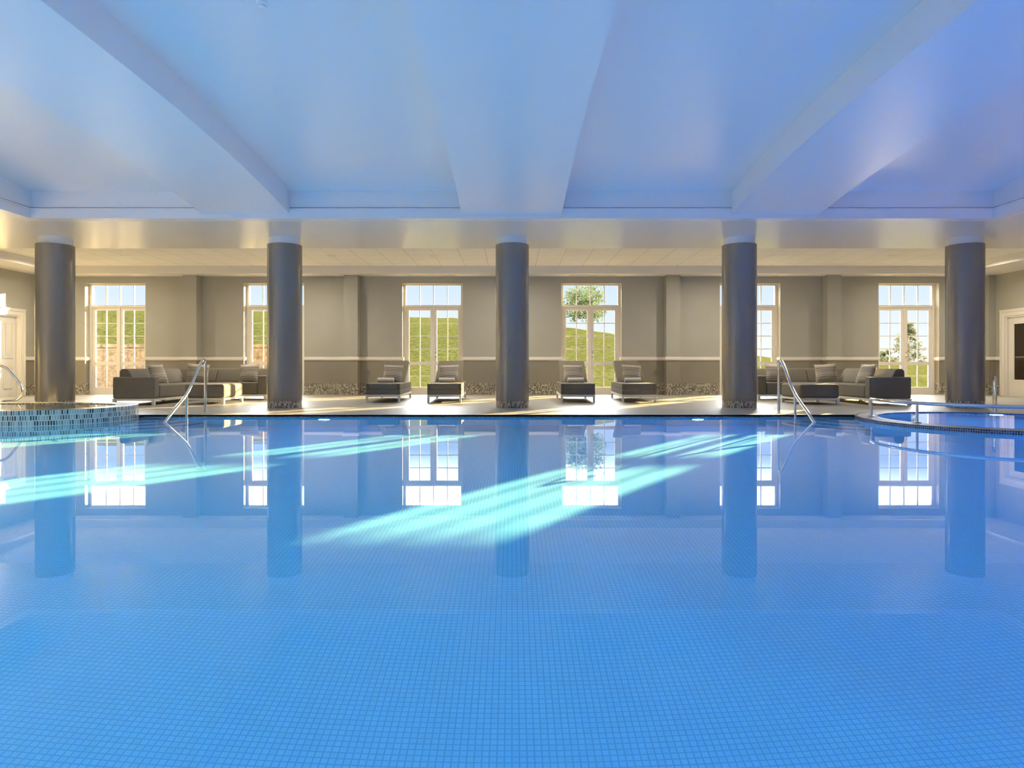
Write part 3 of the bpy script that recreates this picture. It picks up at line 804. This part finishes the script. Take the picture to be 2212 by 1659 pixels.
# ------------------------------------------------------------------ light
W = bpy.data.worlds.new('sky'); S.world = W; W.use_nodes = True
nt = W.node_tree; nt.nodes.clear()
tc = N(nt, 'ShaderNodeTexCoord'); sx = N(nt, 'ShaderNodeSeparateXYZ'); L(nt, tc.outputs['Generated'], sx.inputs[0])
mr = N(nt, 'ShaderNodeMapRange', interpolation_type='SMOOTHSTEP'); L(nt, sx.outputs['Z'], mr.inputs['Value'])
mr.inputs['From Min'].default_value = .12; mr.inputs['From Max'].default_value = .30; mr.inputs['To Min'].default_value = .67; mr.inputs['To Max'].default_value = 17.0
cr = N(nt, 'ShaderNodeValToRGB'); e = cr.color_ramp.elements
e[0].position = 0; e[0].color = (.93, .95, .97, 1); e[1].position = .12; e[1].color = (.62, .76, .95, 1)
n2 = e.new(.4); n2.color = (1.0, .95, .87, 1)
L(nt, sx.outputs['Z'], cr.inputs['Fac'])
bg = N(nt, 'ShaderNodeBackground'); L(nt, cr.outputs['Color'], bg.inputs['Color']); 
m2 = N(nt, 'ShaderNodeMapRange', interpolation_type='SMOOTHSTEP'); L(nt, sx.outputs['Z'], m2.inputs['Value'])
m2.inputs['From Min'].default_value = .38; m2.inputs['From Max'].default_value = .75; m2.inputs['To Min'].default_value = 1.0; m2.inputs['To Max'].default_value = .25
mm = N(nt, 'ShaderNodeMath', operation='MULTIPLY'); L(nt, mr.outputs['Result'], mm.inputs[0]); L(nt, m2.outputs['Result'], mm.inputs[1])
L(nt, mm.outputs[0], bg.inputs['Strength'])
ow = N(nt, 'ShaderNodeOutputWorld'); L(nt, bg.outputs[0], ow.inputs['Surface'])

def lamp(name, typ, loc, energy, col, **k):
    l = bpy.data.lights.new(name, typ); l.energy = energy; l.color = col
    for a, v in k.items(): setattr(l, a, v)
    o = bpy.data.objects.new(name, l); COL.objects.link(o); o.location = loc
    return o
sun = lamp('sun', 'SUN', (30, 40, 12), 30.0, (1.0, .71, .31), angle=math.radians(.5))
sd = Vector((.855, 1.0, .244)).normalized()
sun.rotation_euler = sd.to_track_quat('Z', 'Y').to_euler()
sun.data.cycles.is_caustics_light = True
water.cycles.is_caustics_caster = True
basin.cycles.is_caustics_receiver = True
# daylight portals at the windows
for c in WC:
    o = lamp('window_portal', 'AREA', (c, YW+.40, (WT+ZF)/2), 1, (1, 1, 1), shape='RECTANGLE', size=1.5, size_y=WT-ZF)
    o.rotation_euler = (-PI/2, 0, 0); o.data.cycles.is_portal = True
# underwater lamps
def under(x, y, rz, e, col):
    o = lamp('underwater_lamp', 'AREA', (x, y, -.5), e, col, shape='DISK', size=.25, spread=PI)
    o.rotation_euler = (PI/2, 0, rz)
UE = 60
for x in (-6, -3, 0, 3, 6):
    t = (x+7.65)/15.3
    under(x, YN+.05, PI, UE, (.004+.03*t, .34-.13*t, 1.0))
for y in (2.5, 5.2):
    under(-XP+.05, y, -PI/2, UE, (.0, .38, 1.0)); under(XP-.05, y, PI/2, UE, (.05, .20, 1.0))

# added fill lamps without fittings, over the back, near and side decks
def fill_down(x, y, e, col=(1.0, .90, .72), sp=150):
    o = lamp('fill_lamp', 'AREA', (x, y, ZTC-.02), e, col, shape='DISK', size=.17, spread=math.radians(sp))
for x in (-10.6, -5.33, 0, 5.33, 10.6): fill_down(x, 15.1, 40, (1.0, .89, .72), 165)  # added to brighten the back deck, kept out of sight behind the columns
for x in (-9.0, -5.4, -1.8, 1.8, 5.4, 9.0):
    fill_down(x, -3.8, 110*(1.25-.035*(x+9)), (1.0, .92, .88), 60)  # unseen fill behind the camera, bounced off the near deck to the ceiling
for y in (-2, 1, 4, 7):
    fill_down(-10.85, y, 230, (1.0, .86, .74), 70); fill_down(10.85, y, 55, (1.0, .82, .86), 70)  # added side deck fill, out of view, for warmer bounce on the vault

# ------------------------------------------------------------------ camera and view
cam = bpy.data.cameras.new('camera'); co = bpy.data.objects.new('camera', cam); COL.objects.link(co)
co.location = (0, 0, .8); co.rotation_euler = (PI/2, 0, 0)
cam.sensor_fit = 'HORIZONTAL'; cam.sensor_width = 36; cam.lens = 36*1400/2212
cam.shift_y = -(829.5-790)/2212; cam.clip_start = .05; cam.clip_end = 400
S.camera = co
S.view_settings.view_transform = 'Standard'; S.view_settings.look = 'None'
S.view_settings.exposure = 0.8; S.view_settings.gamma = 1.0; S.view_settings.use_curve_mapping = False
cy = S.cycles
cy.use_denoising = True
cy.max_bounces = 10; cy.diffuse_bounces = 5; cy.glossy_bounces = 5; cy.transmission_bounces = 6
cy.use_adaptive_sampling = True; cy.adaptive_threshold = .02; cy.transparent_max_bounces = 16
cy.caustics_reflective = True; cy.caustics_refractive = True; cy.blur_glossy = .5
cy.sample_clamp_indirect = 8.0
